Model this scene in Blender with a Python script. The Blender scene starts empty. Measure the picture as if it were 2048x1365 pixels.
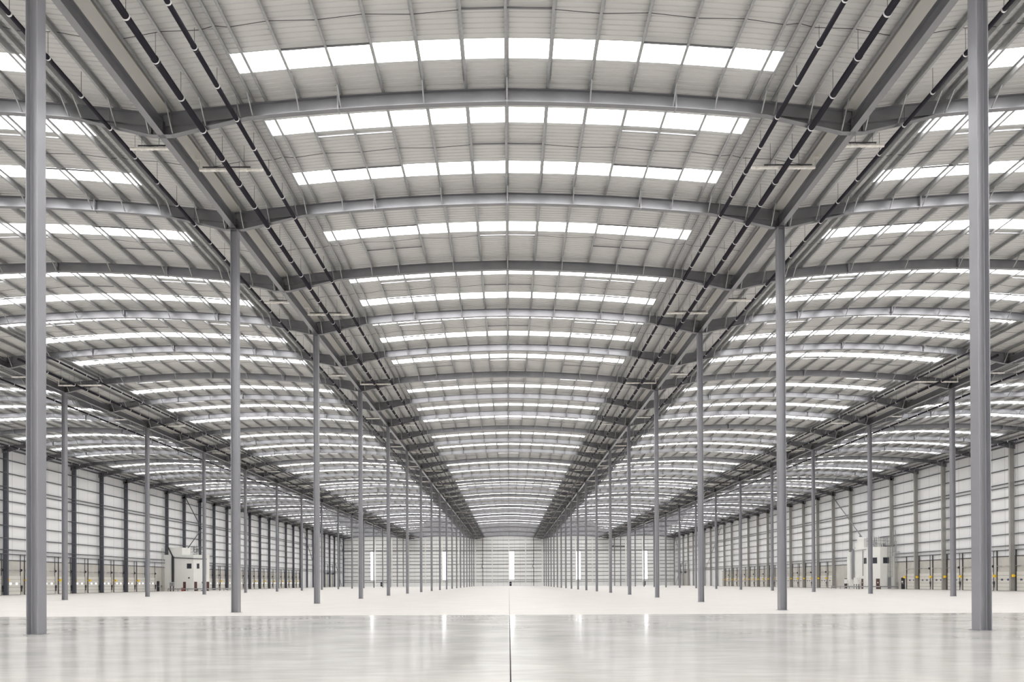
import bpy, math, random
from mathutils import Vector, Matrix
random.seed(7)
S = bpy.context.scene
C = S.collection
# ------------------------------------------------------------------ camera
F = 1365.0                       # focal length in px of the 2048 px wide frame
HC = 1.6                         # eye height
PITCH = 0.0040
ROLL = 0.0042
cam_d = bpy.data.cameras.new('camera')
cam_d.sensor_width = 36.0
cam_d.lens = F / 2048 * 36.0
cam_d.shift_x = 6.0 / 2048
cam_d.shift_y = (1165.8 - 682.5 - F * math.tan(PITCH)) / 2048
cam_d.clip_start = 0.1
cam_d.clip_end = 1000
cam = bpy.data.objects.new('camera', cam_d)
C.objects.link(cam)
cam.location = (0, 0, HC)
cam.rotation_euler = (Matrix.Rotation(math.pi / 2 + PITCH, 3, 'X') @ Matrix.Rotation(-ROLL, 3, 'Z')).to_euler()
S.camera = cam
# ------------------------------------------------------------------ view, world
S.view_settings.view_transform = 'Standard'
S.view_settings.look = 'None'
S.view_settings.gamma = 1.0
S.view_settings.use_curve_mapping = False
S.view_settings.exposure = 0.2
SKYLIGHT = 7.0                   # daylight coming through the translucent rooflights
W = bpy.data.worlds.new('world'); S.world = W; W.use_nodes = True
W.node_tree.nodes['Background'].inputs[0].default_value = (0.85, 0.92, 1.0, 1)
W.node_tree.nodes['Background'].inputs[1].default_value = 1.0
S.cycles.max_bounces = 8
S.cycles.diffuse_bounces = 6
S.cycles.glossy_bounces = 3
S.cycles.transmission_bounces = 2
S.cycles.sample_clamp_indirect = 6.0

# ------------------------------------------------------------------ dimensions
XH = 15.164                      # half span of an aisle
FR0, FRD = 21.9, 8.0             # depth of frame 0, frame spacing
NF = 36                          # frame number at the end wall
YB, YE = FR0 - 6 * FRD, FR0 + NF * FRD
XW = 5 * XH - 0.14               # cladding plane of the side walls
AISLES = {-2: 'outer left aisle', -1: 'left aisle', 0: 'central aisle', 1: 'right aisle', 2: 'outer right aisle'}
PURL = [0, 1.82, 3.64, 5.46, 7.28, 9.1, 10.6, 11.14, 11.68, 13.2, 14.65]
ORD = ['zeroth', 'first', 'second', 'third', 'fourth', 'fifth', 'sixth', 'seventh', 'eighth', 'ninth', 'tenth', 'eleventh', 'twelfth',
       'thirteenth', 'fourteenth', 'fifteenth', 'sixteenth', 'seventeenth', 'eighteenth', 'nineteenth', 'twentieth']
TENS = ['', '', 'twenty', 'thirty', 'forty', 'fifty', 'sixty', 'seventy']
TENTH = ['', '', 'twentieth', 'thirtieth', 'fortieth', 'fiftieth', 'sixtieth', 'seventieth']
def nth(n):
    if n <= 20: return ORD[n]
    return TENTH[n // 10] if n % 10 == 0 else TENS[n // 10] + '-' + ORD[n % 10]
def zt(x):                       # top of a rafter at x from its ridge
    a = abs(x); return 23.26 - .012 * a - .0038 * a * a
def fy(k): return FR0 + k * FRD

# ------------------------------------------------------------------ materials
def mat(name, col, rough=.5, metal=0.0, spec=.5, emit=None, es=0, noise=0, nscale=3.0, stretch=(1, 1, 1), bump=0, bscale=20):
    m = bpy.data.materials.new(name); m.use_nodes = True
    nt = m.node_tree; N = nt.nodes; L = nt.links
    b = N['Principled BSDF']
    b.inputs['Base Color'].default_value = (*col, 1)
    b.inputs['Roughness'].default_value = rough
    b.inputs['Metallic'].default_value = metal
    b.inputs['Specular IOR Level'].default_value = spec
    if emit:
        b.inputs['Emission Color'].default_value = (*emit, 1)
        b.inputs['Emission Strength'].default_value = es
    if noise or bump:
        tc = N.new('ShaderNodeTexCoord'); mp = N.new('ShaderNodeMapping'); mp.inputs['Scale'].default_value = stretch
        L.new(tc.outputs['Object'], mp.inputs['Vector'])
    if noise:
        t = N.new('ShaderNodeTexNoise'); t.inputs['Scale'].default_value = nscale; t.inputs['Detail'].default_value = 4
        L.new(mp.outputs[0], t.inputs['Vector'])
        r = N.new('ShaderNodeMapRange'); r.inputs[1].default_value = .3; r.inputs[2].default_value = .7
        r.inputs[3].default_value = 1 - noise; r.inputs[4].default_value = 1 + noise
        L.new(t.outputs['Fac'], r.inputs[0])
        mx = N.new('ShaderNodeVectorMath'); mx.operation = 'SCALE'; mx.inputs[0].default_value = col
        L.new(r.outputs[0], mx.inputs['Scale']); L.new(mx.outputs[0], b.inputs['Base Color'])
    if bump:
        t2 = N.new('ShaderNodeTexNoise'); t2.inputs['Scale'].default_value = bscale
        L.new(mp.outputs[0], t2.inputs['Vector'])
        bp = N.new('ShaderNodeBump'); bp.inputs['Strength'].default_value = bump; bp.inputs['Distance'].default_value = .01
        L.new(t2.outputs['Fac'], bp.inputs['Height']); L.new(bp.outputs[0], b.inputs['Normal'])
    return m
M = {}
M['steel'] = mat('grey_painted_steel', (.245, .245, .26), .33, .70, spec=.8, noise=.06, nscale=1.5)
M['column'] = mat('grey_column_paint', (.27, .27, .295), .30, .15, spec=.9, noise=.05, nscale=.6)
M['wallcol'] = mat('wall_column_shaded_tone', (.10, .105, .125), .45, noise=.05, nscale=.6)  # dark tone carries the shade seen on the left wall columns
M['wallcol_lit'] = mat('wall_column_lit_tone', (.37, .36, .34), .45, noise=.05, nscale=.6)  # same columns on the right, brighter light put into the colour
M['endpost'] = mat('pale_end_post_paint', (.90, .89, .87), .5, noise=.02)
M['galv'] = mat('galvanised_steel', (.36, .365, .37), .30, .5, noise=.10, nscale=6)
M['liner'] = mat('roof_liner_sheet', (.57, .565, .553), .5, noise=.02, nscale=.5)
M['gutter'] = mat('gutter_sheet', (.50, .485, .455), .5, noise=.04, nscale=.4)
M['rail'] = mat('sheeting_rail_galv_shaded', (.12, .122, .135), .5, .0, noise=.06)  # galvanised rails, their shade put into a darker base colour
M['black'] = mat('black_plastic_pipe', (.010, .008, .016), .45, spec=.3, noise=.1, nscale=4)
M['clip'] = mat('bright_zinc_clip', (.85, .84, .86), .3, .3)
M['white_pipe'] = mat('off_white_drain_pipe', (.82, .79, .74), .4, noise=.15, nscale=5)
M['dark'] = mat('dark_bracket_steel', (.045, .043, .05), .5, noise=.1)
M['rooflight'] = mat('translucent_rooflight', (.8, .8, .8), .4, emit=(1, .992, .975), es=SKYLIGHT)
M['daylit_pane'] = mat('daylit_wall_glazing', (.8, .8, .8), .3, emit=(.97, .985, 1), es=4.5)
M['lit_pane'] = mat('daylit_door_pane', (.8, .8, .8), .3, emit=(.97, .985, 1), es=1.3)
M['concrete_panel'] = mat('beige_concrete_panel', (.55, .53, .49), .8, noise=.07, nscale=.8, bump=.15)
M['door'] = mat('cream_sectional_door', (.69, .67, .625), .45, noise=.02, nscale=1)
M['yellow'] = mat('yellow_plastic', (.90, .60, .03), .45, noise=.05)
M['podwhite'] = mat('white_insulated_panel', (.84, .835, .81), .45, noise=.02, nscale=.5)
M['glass'] = mat('dark_tinted_glass', (.035, .04, .05), .08, noise=.1)
M['blueglass'] = mat('blue_tinted_glass', (.10, .11, .17), .1, noise=.1)
M['brown'] = mat('brown_painted_door', (.10, .045, .04), .5, noise=.1)
M['blackdoor'] = mat('black_painted_door', (.015, .015, .022), .45, noise=.1)
M['sign'] = mat('white_sign_face', (.8, .8, .8), .5, noise=.02)
M['red'] = mat('red_painted_box', (.35, .04, .03), .5, noise=.05)
M['frame'] = mat('white_window_frame', (.75, .75, .74), .5, noise=.02)
M['joint'] = mat('black_joint_sealant', (.012, .011, .011), .8, noise=.2)

def wall_material(name, col, axis, step):
    m = mat(name, col, .42)
    nt = m.node_tree; N = nt.nodes; L = nt.links; b = N['Principled BSDF']
    tc = N.new('ShaderNodeTexCoord'); sp = N.new('ShaderNodeSeparateXYZ'); L.new(tc.outputs['Object'], sp.inputs[0])
    def mt(op, a, bb=None):
        n = N.new('ShaderNodeMath'); n.operation = op
        for i, v in enumerate((a, bb)):
            if v is None: continue
            if isinstance(v, (int, float)): n.inputs[i].default_value = v
            else: L.new(v, n.inputs[i])
        return n.outputs[0]
    u = sp.outputs[axis]
    fr = mt('FRACT', mt('DIVIDE', u, step))
    seam = mt('LESS_THAN', fr, .028 / step * 1.6)
    rib = mt('LESS_THAN', mt('FRACT', mt('DIVIDE', u, .3)), .10)
    fac = mt('MAXIMUM', mt('MULTIPLY', seam, .65), mt('MULTIPLY', rib, .05))
    mix = N.new('ShaderNodeMix'); mix.data_type = 'RGBA'
    mix.inputs[6].default_value = (*col, 1); mix.inputs[7].default_value = (.10, .10, .11, 1)
    L.new(fac, mix.inputs[0]); L.new(mix.outputs[2], b.inputs['Base Color'])
    return m
M['wall_side'] = wall_material('white_wall_cladding_side', (.86, .86, .87), 1, FRD / 3)
M['wall_end'] = wall_material('white_wall_cladding_end', (.91, .91, .90), 0, XH / 6)

def floor_material(name, col, r0, r1, vein, bumpd):
    m = mat(name, col, .3)
    nt = m.node_tree; N = nt.nodes; L = nt.links; b = N['Principled BSDF']
    tc = N.new('ShaderNodeTexCoord')
    def nz(scale, st, detail=4):
        mp = N.new('ShaderNodeMapping'); mp.inputs['Scale'].default_value = st; L.new(tc.outputs['Object'], mp.inputs[0])
        t = N.new('ShaderNodeTexNoise'); t.inputs['Scale'].default_value = scale; t.inputs['Detail'].default_value = detail
        L.new(mp.outputs[0], t.inputs['Vector']); return t.outputs['Fac']
    def rng(v, a, bb, lo=.3, hi=.7):
        r = N.new('ShaderNodeMapRange'); r.inputs[1].default_value = lo; r.inputs[2].default_value = hi
        r.inputs[3].default_value = a; r.inputs[4].default_value = bb; L.new(v, r.inputs[0]); return r.outputs[0]
    n1 = nz(.35, (1, .5, 1), 6); n2 = nz(2.2, (.45, 1.6, 1), 5)
    cr = N.new('ShaderNodeMix'); cr.data_type = 'RGBA'
    cr.inputs[6].default_value = (*[c * (1 - vein) for c in col], 1); cr.inputs[7].default_value = (*[min(1, c * (1 + vein * .6)) for c in col], 1)
    ad = N.new('ShaderNodeMath'); ad.operation = 'ADD'; L.new(n1, ad.inputs[0]); L.new(n2, ad.inputs[1])
    L.new(rng(ad.outputs[0], 0, 1, .75, 1.25), cr.inputs[0]); L.new(cr.outputs[2], b.inputs['Base Color'])
    L.new(rng(nz(.5, (.6, 1.2, 1), 5), r0, r1), b.inputs['Roughness'])
    b.inputs['IOR'].default_value = 1.5
    bp = N.new('ShaderNodeBump'); bp.inputs['Strength'].default_value = 1.0; bp.inputs['Distance'].default_value = bumpd
    L.new(nz(.55, (1, .8, 1), 3), bp.inputs['Height']); L.new(bp.outputs[0], b.inputs['Normal'])
    return m
M['slab_gloss'] = floor_material('polished_concrete', (.60, .585, .565), .11, .20, .13, .0012)
M['slab_matte'] = floor_material('dusty_concrete', (.635, .61, .585), .42, .6, .03, .0006)

# ------------------------------------------------------------------ mesh helpers
class MB:
    def __init__(s): s.v = []; s.f = []; s.mi = []; s.cur = 0
    def add(s, vs, fs):
        o = len(s.v); s.v += [tuple(v) for v in vs]; s.f += [tuple(i + o for i in f) for f in fs]; s.mi += [s.cur] * len(fs)
    def box(s, x0, x1, y0, y1, z0, z1):
        s.add([(x0, y0, z0), (x1, y0, z0), (x1, y1, z0), (x0, y1, z0), (x0, y0, z1), (x1, y0, z1), (x1, y1, z1), (x0, y1, z1)],
              [(0, 3, 2, 1), (4, 5, 6, 7), (0, 1, 5, 4), (1, 2, 6, 5), (2, 3, 7, 6), (3, 0, 4, 7)])
    def bar(s, p, q, w=.05, h=None):            # square bar between two points
        p = Vector(p); q = Vector(q); d = (q - p).normalized(); h = h or w
        a = Vector((0, 0, 1)) if abs(d.z) < .95 else Vector((0, 1, 0))
        u = d.cross(a).normalized() * w / 2; n = u.cross(d).normalized() * h / 2
        r = [p + u + n, p - u + n, p - u - n, p + u - n, q + u + n, q - u + n, q - u - n, q + u - n]
        s.add(r, [(0, 1, 2, 3), (7, 6, 5, 4), (0, 4, 5, 1), (1, 5, 6, 2), (2, 6, 7, 3), (3, 7, 4, 0)])
    def tube(s, p, q, r, n=12, caps=True):
        p = Vector(p); q = Vector(q); d = (q - p).normalized()
        a = Vector((0, 0, 1)) if abs(d.z) < .95 else Vector((0, 1, 0))
        u = d.cross(a).normalized(); w = u.cross(d).normalized()
        vs = []
        for c in (p, q):
            for i in range(n):
                t = 2 * math.pi * i / n; vs.append(c + (u * math.cos(t) + w * math.sin(t)) * r)
        fs = [(i, (i + 1) % n, n + (i + 1) % n, n + i) for i in range(n)]
        if caps: fs += [tuple(range(n))[::-1], tuple(range(n, 2 * n))]
        s.add(vs, fs)
    def ring(s, c, axis, r0, r1, w, n=16):      # flat band ring about an axis
        c = Vector(c); d = Vector(axis).normalized(); a = Vector((0, 0, 1)) if abs(d.z) < .95 else Vector((0, 1, 0))
        u = d.cross(a).normalized(); k = u.cross(d).normalized(); vs = []
        for (rr, o) in ((r0, -w / 2), (r1, -w / 2), (r1, w / 2), (r0, w / 2)):
            for i in range(n):
                t = 2 * math.pi * i / n; vs.append(c + d * o + (u * math.cos(t) + k * math.sin(t)) * rr)
        fs = []
        for j in range(4):
            for i in range(n):
                fs.append((j * n + i, j * n + (i + 1) % n, ((j + 1) % 4) * n + (i + 1) % n, ((j + 1) % 4) * n + i))
        s.add(vs, fs)
    def loft(s, secs):                           # list of equal closed sections
        n = len(secs[0]); o = []
        for c in secs: o += c
        fs = []
        for j in range(len(secs) - 1):
            for i in range(n): fs.append((j * n + i, j * n + (i + 1) % n, (j + 1) * n + (i + 1) % n, (j + 1) * n + i))
        fs += [tuple(range(n))[::-1], tuple(range((len(secs) - 1) * n, len(secs) * n))]
        s.add(o, fs)
    def prism(s, pts, z0, z1):                   # plan polygon extruded
        n = len(pts)
        vs = [(x, y, z0) for x, y in pts] + [(x, y, z1) for x, y in pts]
        s.add(vs, [tuple(range(n))[::-1], tuple(range(n, 2 * n))] + [(i, (i + 1) % n, n + (i + 1) % n, n + i) for i in range(n)])
    def mesh(s, name, mats, smooth=False):
        me = bpy.data.meshes.new(name); me.from_pydata(s.v, [], s.f)
        if not isinstance(mats, (list, tuple)): mats = [mats]
        for m in mats: me.materials.append(m)
        if len(mats) > 1: me.polygons.foreach_set('material_index', s.mi)
        if smooth: me.polygons.foreach_set('use_smooth', [True] * len(me.polygons))
        me.validate(); me.update(); return me
def link(name, me, loc=(0, 0, 0), parent=None, rotz=0):
    o = bpy.data.objects.new(name, me); C.objects.link(o); o.location = loc
    if rotz: o.rotation_euler = (0, 0, rotz)
    if parent: o.parent = parent
    return o
def tag(o, label, cat, group=None, kind=None):
    o['label'] = label
    if cat: o['category'] = cat
    if group: o['group'] = group
    if kind: o['kind'] = kind
    return o
def part(name, me, parent, loc=(0, 0, 0), label=None, rotz=0):
    o = link(name, me, loc, parent, rotz)
    if label: o['label'] = label
    return o
def struct(name, me, label, loc=(0, 0, 0), rotz=0):
    o = link(name, me, loc, None, rotz); o['kind'] = 'structure'; o['label'] = label; return o
def empty(name, loc, rotz=0):
    return link(name, None, loc, None, rotz)
def ibeam(mb, st, depth_f, hw, ft, wt, y=0):
    """curved I section over stations st: bottom/top given by depth_f(x) -> (zb, zt)"""
    for part_ in ('top', 'bot', 'web'):
        secs = []
        for x in st:
            zb, z1 = depth_f(x)
            if part_ == 'top': a, b, w = z1 - ft, z1, hw
            elif part_ == 'bot': a, b, w = zb, zb + ft, hw
            else: a, b, w = zb + ft, z1 - ft, wt
            secs.append([(x, y - w, a), (x, y + w, a), (x, y + w, b), (x, y - w, b)])
        mb.loft(secs)

# ------------------------------------------------------------------ floor
mb = MB()
YJ = 33.7
mb.box(-XW - .1, .0075, YB, YJ, -.3, 0); mb.box(.0325, XW + .1, YB, YJ, -.3, 0)
mb.cur = 1
mb.box(-XW - .1, .011, YJ, YE + .2, -.3, 0); mb.box(.029, XW + .1, YJ, YE + .2, -.3, 0)
fl = struct('floor', mb.mesh('floor', [M['slab_gloss'], M['slab_matte']]), 'pale concrete warehouse floor, polished near the camera and matt beyond')
mb = MB(); mb.box(.0075, .0325, YB, YJ, -.2, -.004); mb.box(.011, .029, YJ, YE, -.2, -.004)
struct('trim_1', mb.mesh('floor_joint', M['joint']), 'black straight joint running down the middle of the floor')

# ------------------------------------------------------------------ walls
WZ = 23.2
mb = MB(); mb.box(-XW - .15, -XW, YB, YE, 0, WZ); struct('wall_left', mb.mesh('wall_left', M['wall_side']), 'white clad wall along the left with steel rails')
mb = MB(); mb.box(XW, XW + .15, YB, YE, 0, WZ); struct('wall_right', mb.mesh('wall_right', M['wall_side']), 'white clad wall along the right with steel rails')
mb = MB(); mb.box(-XW, XW, YE + .35, YE + .5, 0, 24.0); struct('wall_back', mb.mesh('wall_back', M['wall_end']), 'white clad end wall far down the hall')
mb = MB(); mb.box(-XW, XW, YB - .15, YB, 0, 24.0); struct('wall_front', mb.mesh('wall_front', M['wall_end']), 'white clad end wall behind the camera')
DADO = 5.2
def dado(xs, y0, y1, name, label):
    mb = MB(); x = xs * (XW - .16)
    mb.box(min(x, xs * XW), max(x, xs * XW), y0, y1, 0, DADO)
    mb.cur = 1
    xa = xs * (XW - .22); mb.box(min(xa, xs * XW), max(xa, xs * XW), y0, y1, DADO, DADO + .12)
    struct(name, mb.mesh(name, [M['concrete_panel'], M['dark']]), label)
dado(-1, 85, 149.6, 'trim_2', 'beige concrete panel base of the left wall nearer than the white office pod')
dado(-1, 158.5, 249.9, 'trim_3', 'beige concrete panel base of the left wall beyond the white office pod')
dado(1, 85, 133.9, 'trim_4', 'beige concrete panel base of the right wall nearer than the white office pod')
dado(1, 144, 241.9, 'trim_5', 'beige concrete panel base of the right wall beyond the white office pod')

# ------------------------------------------------------------------ ceiling: liner sheets per frame bay, with openings for the rooflights
SKX = 11.2
def bay_kind(k): return 'single' if (k - 2) % 3 == 0 else 'double'
def strips(k): return [(3.45, 4.55)] if bay_kind(k) == 'single' else [(1.48, 2.53), (5.5, 6.55)]
def liner_mesh(kind, k):
    st = strips(k); mb = MB(); P = .25; D = .028
    prof = []
    n = int(FRD / P)
    ys = []
    for i in range(n):
        y = i * P
        ys += [(y, 0), (y + .16, 0), (y + .18, D), (y + .23, D)]
    ys.append((FRD, 0))
    xs = [-14.9, -13.2, -11.9, -SKX] + [-SKX + (2 * SKX) * i / 14 for i in range(1, 14)] + [SKX, 11.9, 13.2, 14.9]
    def grid(xl, yl):
        o = [(x, y, zt(x) + .28 + dz) for (y, dz) in yl for x in xl]; nx = len(xl)
        mb.add(o, [(j * nx + i, (j + 1) * nx + i, (j + 1) * nx + i + 1, j * nx + i + 1) for j in range(len(yl) - 1) for i in range(nx - 1)])
    side_l = [x for x in xs if x <= -SKX]; side_r = [x for x in xs if x >= SKX]; mid = [x for x in xs if -SKX <= x <= SKX]
    grid(side_l, ys); grid(side_r, ys)
    cuts = [0] + [v for s_ in st for v in s_] + [FRD]
    for a, b in zip(cuts[::2], cuts[1::2]):
        yl = [(a, 0)] + [(y, d) for y, d in ys if a < y < b] + [(b, 0)]
        grid(mid, yl)
    return mb.mesh('liner_' + kind, M['liner'])
LM = {'single': liner_mesh('single', 2), 'double': liner_mesh('double', 0)}
def skymesh():
    mb = MB(); xs = [-SKX + 2 * SKX * i / 14 for i in range(15)]
    o = []
    for y in (-.02, 1.07):
        for z in (.31, .34):
            o += [(x, y, zt(x) + z) for x in xs]
    n = 15; fs = []
    for i in range(n - 1):
        a, b, c, d = i, n + i, 2 * n + i, 3 * n + i
        fs += [(a, c, c + 1, a + 1), (b, b + 1, d + 1, d), (a, a + 1, b + 1, b), (c, d, d + 1, c + 1)]
    mb.add(o, fs); return mb.mesh('rooflight', M['rooflight'])
SM = skymesh()
wn = 1
cov = MB()                                           # outer weather sheet above the liner
for a in AISLES:
    cx = a * 2 * XH
    for k in range(-6, NF):
        o = link('ceiling', LM[bay_kind(k)], (cx, fy(k), 0)); o['kind'] = 'structure'
        o['label'] = f'ribbed pale roof lining over the {AISLES[a]}' + (f', {nth(k+1)} frame bay from the camera' if k >= 0 else ', behind the camera')
        for s0, s1 in strips(k):
            w = link(f'window_{wn}', SM, (cx, fy(k) + s0, 0)); wn += 1
            w['kind'] = 'structure'; w.scale = (1, (s1 - s0) / 1.05, 1)
            w['label'] = f'bright rooflight strip {"near side" if s0 < 2 else "far side" if s0 > 5 else "middle"} of {nth(k+1) if k >= 0 else "rear"} bay, {AISLES[a]}'
for i, xv in enumerate((-3 * XH, -XH, XH, 3 * XH)):
    mb = MB(); z = 22.30
    prof = [(-.36, 22.70), (-.36, z), (.36, z), (.36, 22.70), (.38, 22.70), (.38, z - .02), (-.38, z - .02), (-.38, 22.70)]
    mb.loft([[(xv + px * 1.1, y, pz) for px, pz in prof] for y in (YB, YE)])
    o = struct(f'trim_{6+i}', mb.mesh('gutter', M['gutter']), f'plain pale valley gutter between {["outer left and left","left and central","central and right","right and outer right"][i]} aisles')
# ------------------------------------------------------------------ columns
ROWS = {-3: 'outer left row', -1: 'inner left row', 1: 'inner right row', 3: 'outer right row'}
def column_mesh():
    mb = MB(); h = 21.24
    mb.box(-.19, -.165, -.2, .2, 0, h); mb.box(.165, .19, -.2, .2, 0, h); mb.box(-.165, .165, -.010, .010, 0, h)
    # root fillets between web and flanges
    for sx in (-1, 1):
        for sy in (-1, 1):
            x = sx * .165; y = sy * .010
            mb.prism([(x, y), (x - sx * .03, y), (x - sx * .009, y + sy * .009), (x, y + sy * .03)], 0, h)
    return mb.mesh('column', M['column'])
CM = column_mesh()
mb = MB(); mb.box(-.24, .24, -.24, .24, 0, .035); CAPM = mb.mesh('cap', M['steel'])
mb = MB(); mb.box(-.25, .25, -.26, .26, 0, .012)
BASEM = mb.mesh('base', M['column'])
for r in ROWS:
    n = 0
    for j in range(19):
        y = FR0 + 16 * j
        if abs(r) == 3 and j < 3: continue
        if y > YE - 1: continue
        n += 1
        t = empty('steel_column', (r * XH, y, 0))
        tag(t, f'tall grey H-section steel column, {nth(n)} from the camera in the {ROWS[r]}', 'column', 'columns between the aisles', 'thing')
        part('shaft', CM, t); part('cap_plate', CAPM, t, (0, 0, 21.24 - .035))
        part('base_plate', BASEM, t)
# ------------------------------------------------------------------ valley beams
def vbeam_mesh(L, d):
    mb = MB(); z0, z1 = 21.27, 21.86
    mb.box(-.15, .15, 0, L, z0, z0 + .028); mb.box(-.15, .15, 0, L, z1 - .028, z1); mb.box(-.008, .008, 0, L, z0 + .028, z1 - .028)
    for y in (.25, 8 - .2, 8 + .2, L - .25):
        if y < L: mb.box(-.14, .14, y - .008, y + .008, z0 + .028, z1 - .028)
    return mb.mesh('valley_beam', M['steel'])
VB = vbeam_mesh(15.98, 0)
for r in ROWS:
    for j in range(18):
        t = link('valley_beam', VB, (r * XH, FR0 + 16 * j + .01, 0))
        tag(t, f'dark grey steel beam atop the columns, {nth(j+1)} span from camera, {ROWS[r]}', 'beam', 'beams carrying the valley gutters', 'thing')
# ------------------------------------------------------------------ rafters
XE = XH - .015
def rz(x): return (zt(x) - .59, zt(x))
ST = [-XE, -13.2, -11.4, -9.4, -7.4, -5.5, -3.7, -1.85, 0, 1.85, 3.7, 5.5, 7.4, 9.4, 11.4, 13.2, XE]
def sect_mesh(mb):
    ibeam(mb, ST, rz, .125, .026, .008)
    for p in PURL:
        for s in ((-1, 1) if p else (1,)):
            x = s * p; mb.box(x - .006, x + .006, -.06, .06, zt(x), zt(x) + .2)
def haunch_mesh(mb, s):
    xs = [s * 11.35, s * 12.5, s * 13.6, s * 14.72, s * XE]
    def hb(x):
        a = abs(x); return 21.27 if a >= 14.7 else 21.27 + (14.72 - a) / (14.72 - 11.35) * (rz(11.35)[0] - 21.27)
    if s < 0: xs = xs[::-1]
    mb.loft([[(x, -.125, hb(x)), (x, .125, hb(x)), (x, .125, hb(x) + .026), (x, -.125, hb(x) + .026)] for x in xs])
    mb.loft([[(x, -.008, hb(x)), (x, .008, hb(x)), (x, .008, max(hb(x) + .03, rz(x)[0])), (x, -.008, max(hb(x) + .03, rz(x)[0]))] for x in xs])
def stiff_mesh(mb, s):
    x = s * 14.74; mb.box(x - .01, x + .01, -.12, .12, 21.29, zt(x) - .026)
    x = s * XE; mb.box(min(x, x - s * .02), max(x, x - s * .02), -.12, .12, 21.29, zt(x) - .026)
def splice_mesh(bolts=True):
    mb = MB(); mb.box(-.035, .035, -.15, .15, -.62, .0)
    if bolts:
        for i in range(7):
            for y in (-.09, .09): mb.tube((-.075, y, -.07 - .078 * i), (.075, y, -.07 - .078 * i), .016, 6)
    return mb
def brace_pts(x):
    return (x, -.72, zt(x) + .03), (x, -.07, (rz(x)[0] + .03) if abs(x) < 12 else 21.30 + max(0, (14.72 - abs(x))) * .228)
BR = [0, 3.64, -3.64, 7.28, -7.28, 9.1, -9.1, 11.14, -11.14, 11.68, -11.68, 13.2, -13.2, 14.65, -14.65]
mb = MB(); sect_mesh(mb); RS = mb.mesh('rafter_section', M['steel'])
RHm = {}; STm = {}
for s in (-1, 1):
    mb = MB(); haunch_mesh(mb, s); RHm[s] = mb.mesh('haunch', M['steel'])
    mb = MB(); stiff_mesh(mb, s); STm[s] = mb.mesh('stiffener', M['steel'])
SPm = splice_mesh().mesh('splice', M['column'])
BRm = {}
for x in BR:
    mb = MB(); p, q = brace_pts(x); mb.bar(p, q, .05, .05); BRm[x] = mb.mesh('fly_brace', M['galv'])
mb = MB(); sect_mesh(mb)
for s in (-1, 1): haunch_mesh(mb, s); stiff_mesh(mb, s)
for x in BR: p, q = brace_pts(x); mb.bar(p, q, .05, .05)
for x in (-7.4, 0, 7.4): mb.box(x - .035, x + .035, -.15, .15, zt(x) - .62, zt(x))
RFAR = mb.mesh('rafter_far', M['steel'])
for a in AISLES:
    for k in range(1, NF + 1):
        lab = f'cambered grey steel rafter spanning the {AISLES[a]}, {nth(k)} frame from the camera'
        loc = (a * 2 * XH, fy(k) if k < NF else fy(k) - .2, 0)
        if loc[1] < 100:
            t = empty('roof_rafter', loc)
            part('curved_girder', RS, t)
            for s in (-1, 1): part('haunch', RHm[s], t); part('stiffener_plate', STm[s], t)
            for x in (-7.4, 0, 7.4): part('splice_plate', SPm, t, (x, 0, zt(x)), 'bolted pale splice plate')
            for x in BR: part('fly_brace', BRm[x], t)
        else: t = link('roof_rafter', RFAR, loc)
        tag(t, lab, 'rafter', 'cambered rafters over the aisles', 'thing')
# ------------------------------------------------------------------ purlins
def purlin_mesh(x, mb=None, off=(0, 0)):
    own = mb is None
    if own: mb = MB()
    s = 1 if x >= 0 else -1; zb = zt(x) + .025; h = .25
    X, Y = off; y0, y1 = .005, FRD - .005
    # Z section: web and two flanges with lips
    mb.box(X + x - .007, X + x + .007, Y + y0, Y + y1, zb, zb + h)
    lo, hi = (x - .105, x) if s > 0 else (x, x + .105)
    mb.box(X + lo, X + hi, Y + y0, Y + y1, zb, zb + .006)
    mb.box(X + (lo if lo < x else hi - .006), X + (lo + .006 if lo < x else hi), Y + y0, Y + y1, zb, zb + .022)
    lo2, hi2 = (x, x + .09) if s > 0 else (x - .09, x)
    mb.box(X + lo2, X + hi2, Y + y0, Y + y1, zb + h - .006, zb + h)
    return mb.mesh('purlin', M['galv']) if own else None
def proj(x, y, z): return (1018 + F * x / y, 1165.8 - F * (z - HC) / y)
allp = []
for a in AISLES:
    for k in range(0, NF):
        for p in PURL:
            for s in ((-1, 1) if p else (1,)):
                x = s * p; X = a * 2 * XH + x
                y0, y1 = fy(k), fy(k + 1)
                A = proj(X, y0, zt(x)); B = proj(X, y1, zt(x))
                # part of it inside the frame
                best = 0; N_ = 12; prev = None
                for i in range(N_ + 1):
                    q = proj(X, y0 + (y1 - y0) * i / N_, zt(x))
                    if 0 < q[0] < 2048 and 0 < q[1] < 1365 and prev: best += math.hypot(q[0] - prev[0], q[1] - prev[1])
                    prev = q
                allp.append((-best / (y0 + y1), a, k, x))
allp.sort()
PM = {}; far = MB()
for i, (sc, a, k, x) in enumerate(allp):
    if i < 298 and sc < 0:
        if x not in PM: PM[x] = purlin_mesh(x)
        o = link('roof_purlin', PM[x], (a * 2 * XH, fy(k), 0))
        idx = PURL.index(abs(x))
        side = 'on the ridge' if idx == 0 else f'{nth(idx)} {"left" if x < 0 else "right"} of the ridge'
        tag(o, f'thin grey purlin {side}, {nth(k+1)} frame bay from camera, {AISLES[a]}', 'purlin', 'purlins under the roof lining', 'thing')
    else:
        purlin_mesh(x, far, (a * 2 * XH, fy(k)))
o = link('roof_purlin', far.mesh('purlins_far', M['galv']))
tag(o, 'remaining thin grey purlins receding under the roof linings of all aisles', 'purlin', 'purlins under the roof lining', 'stuff')
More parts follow.
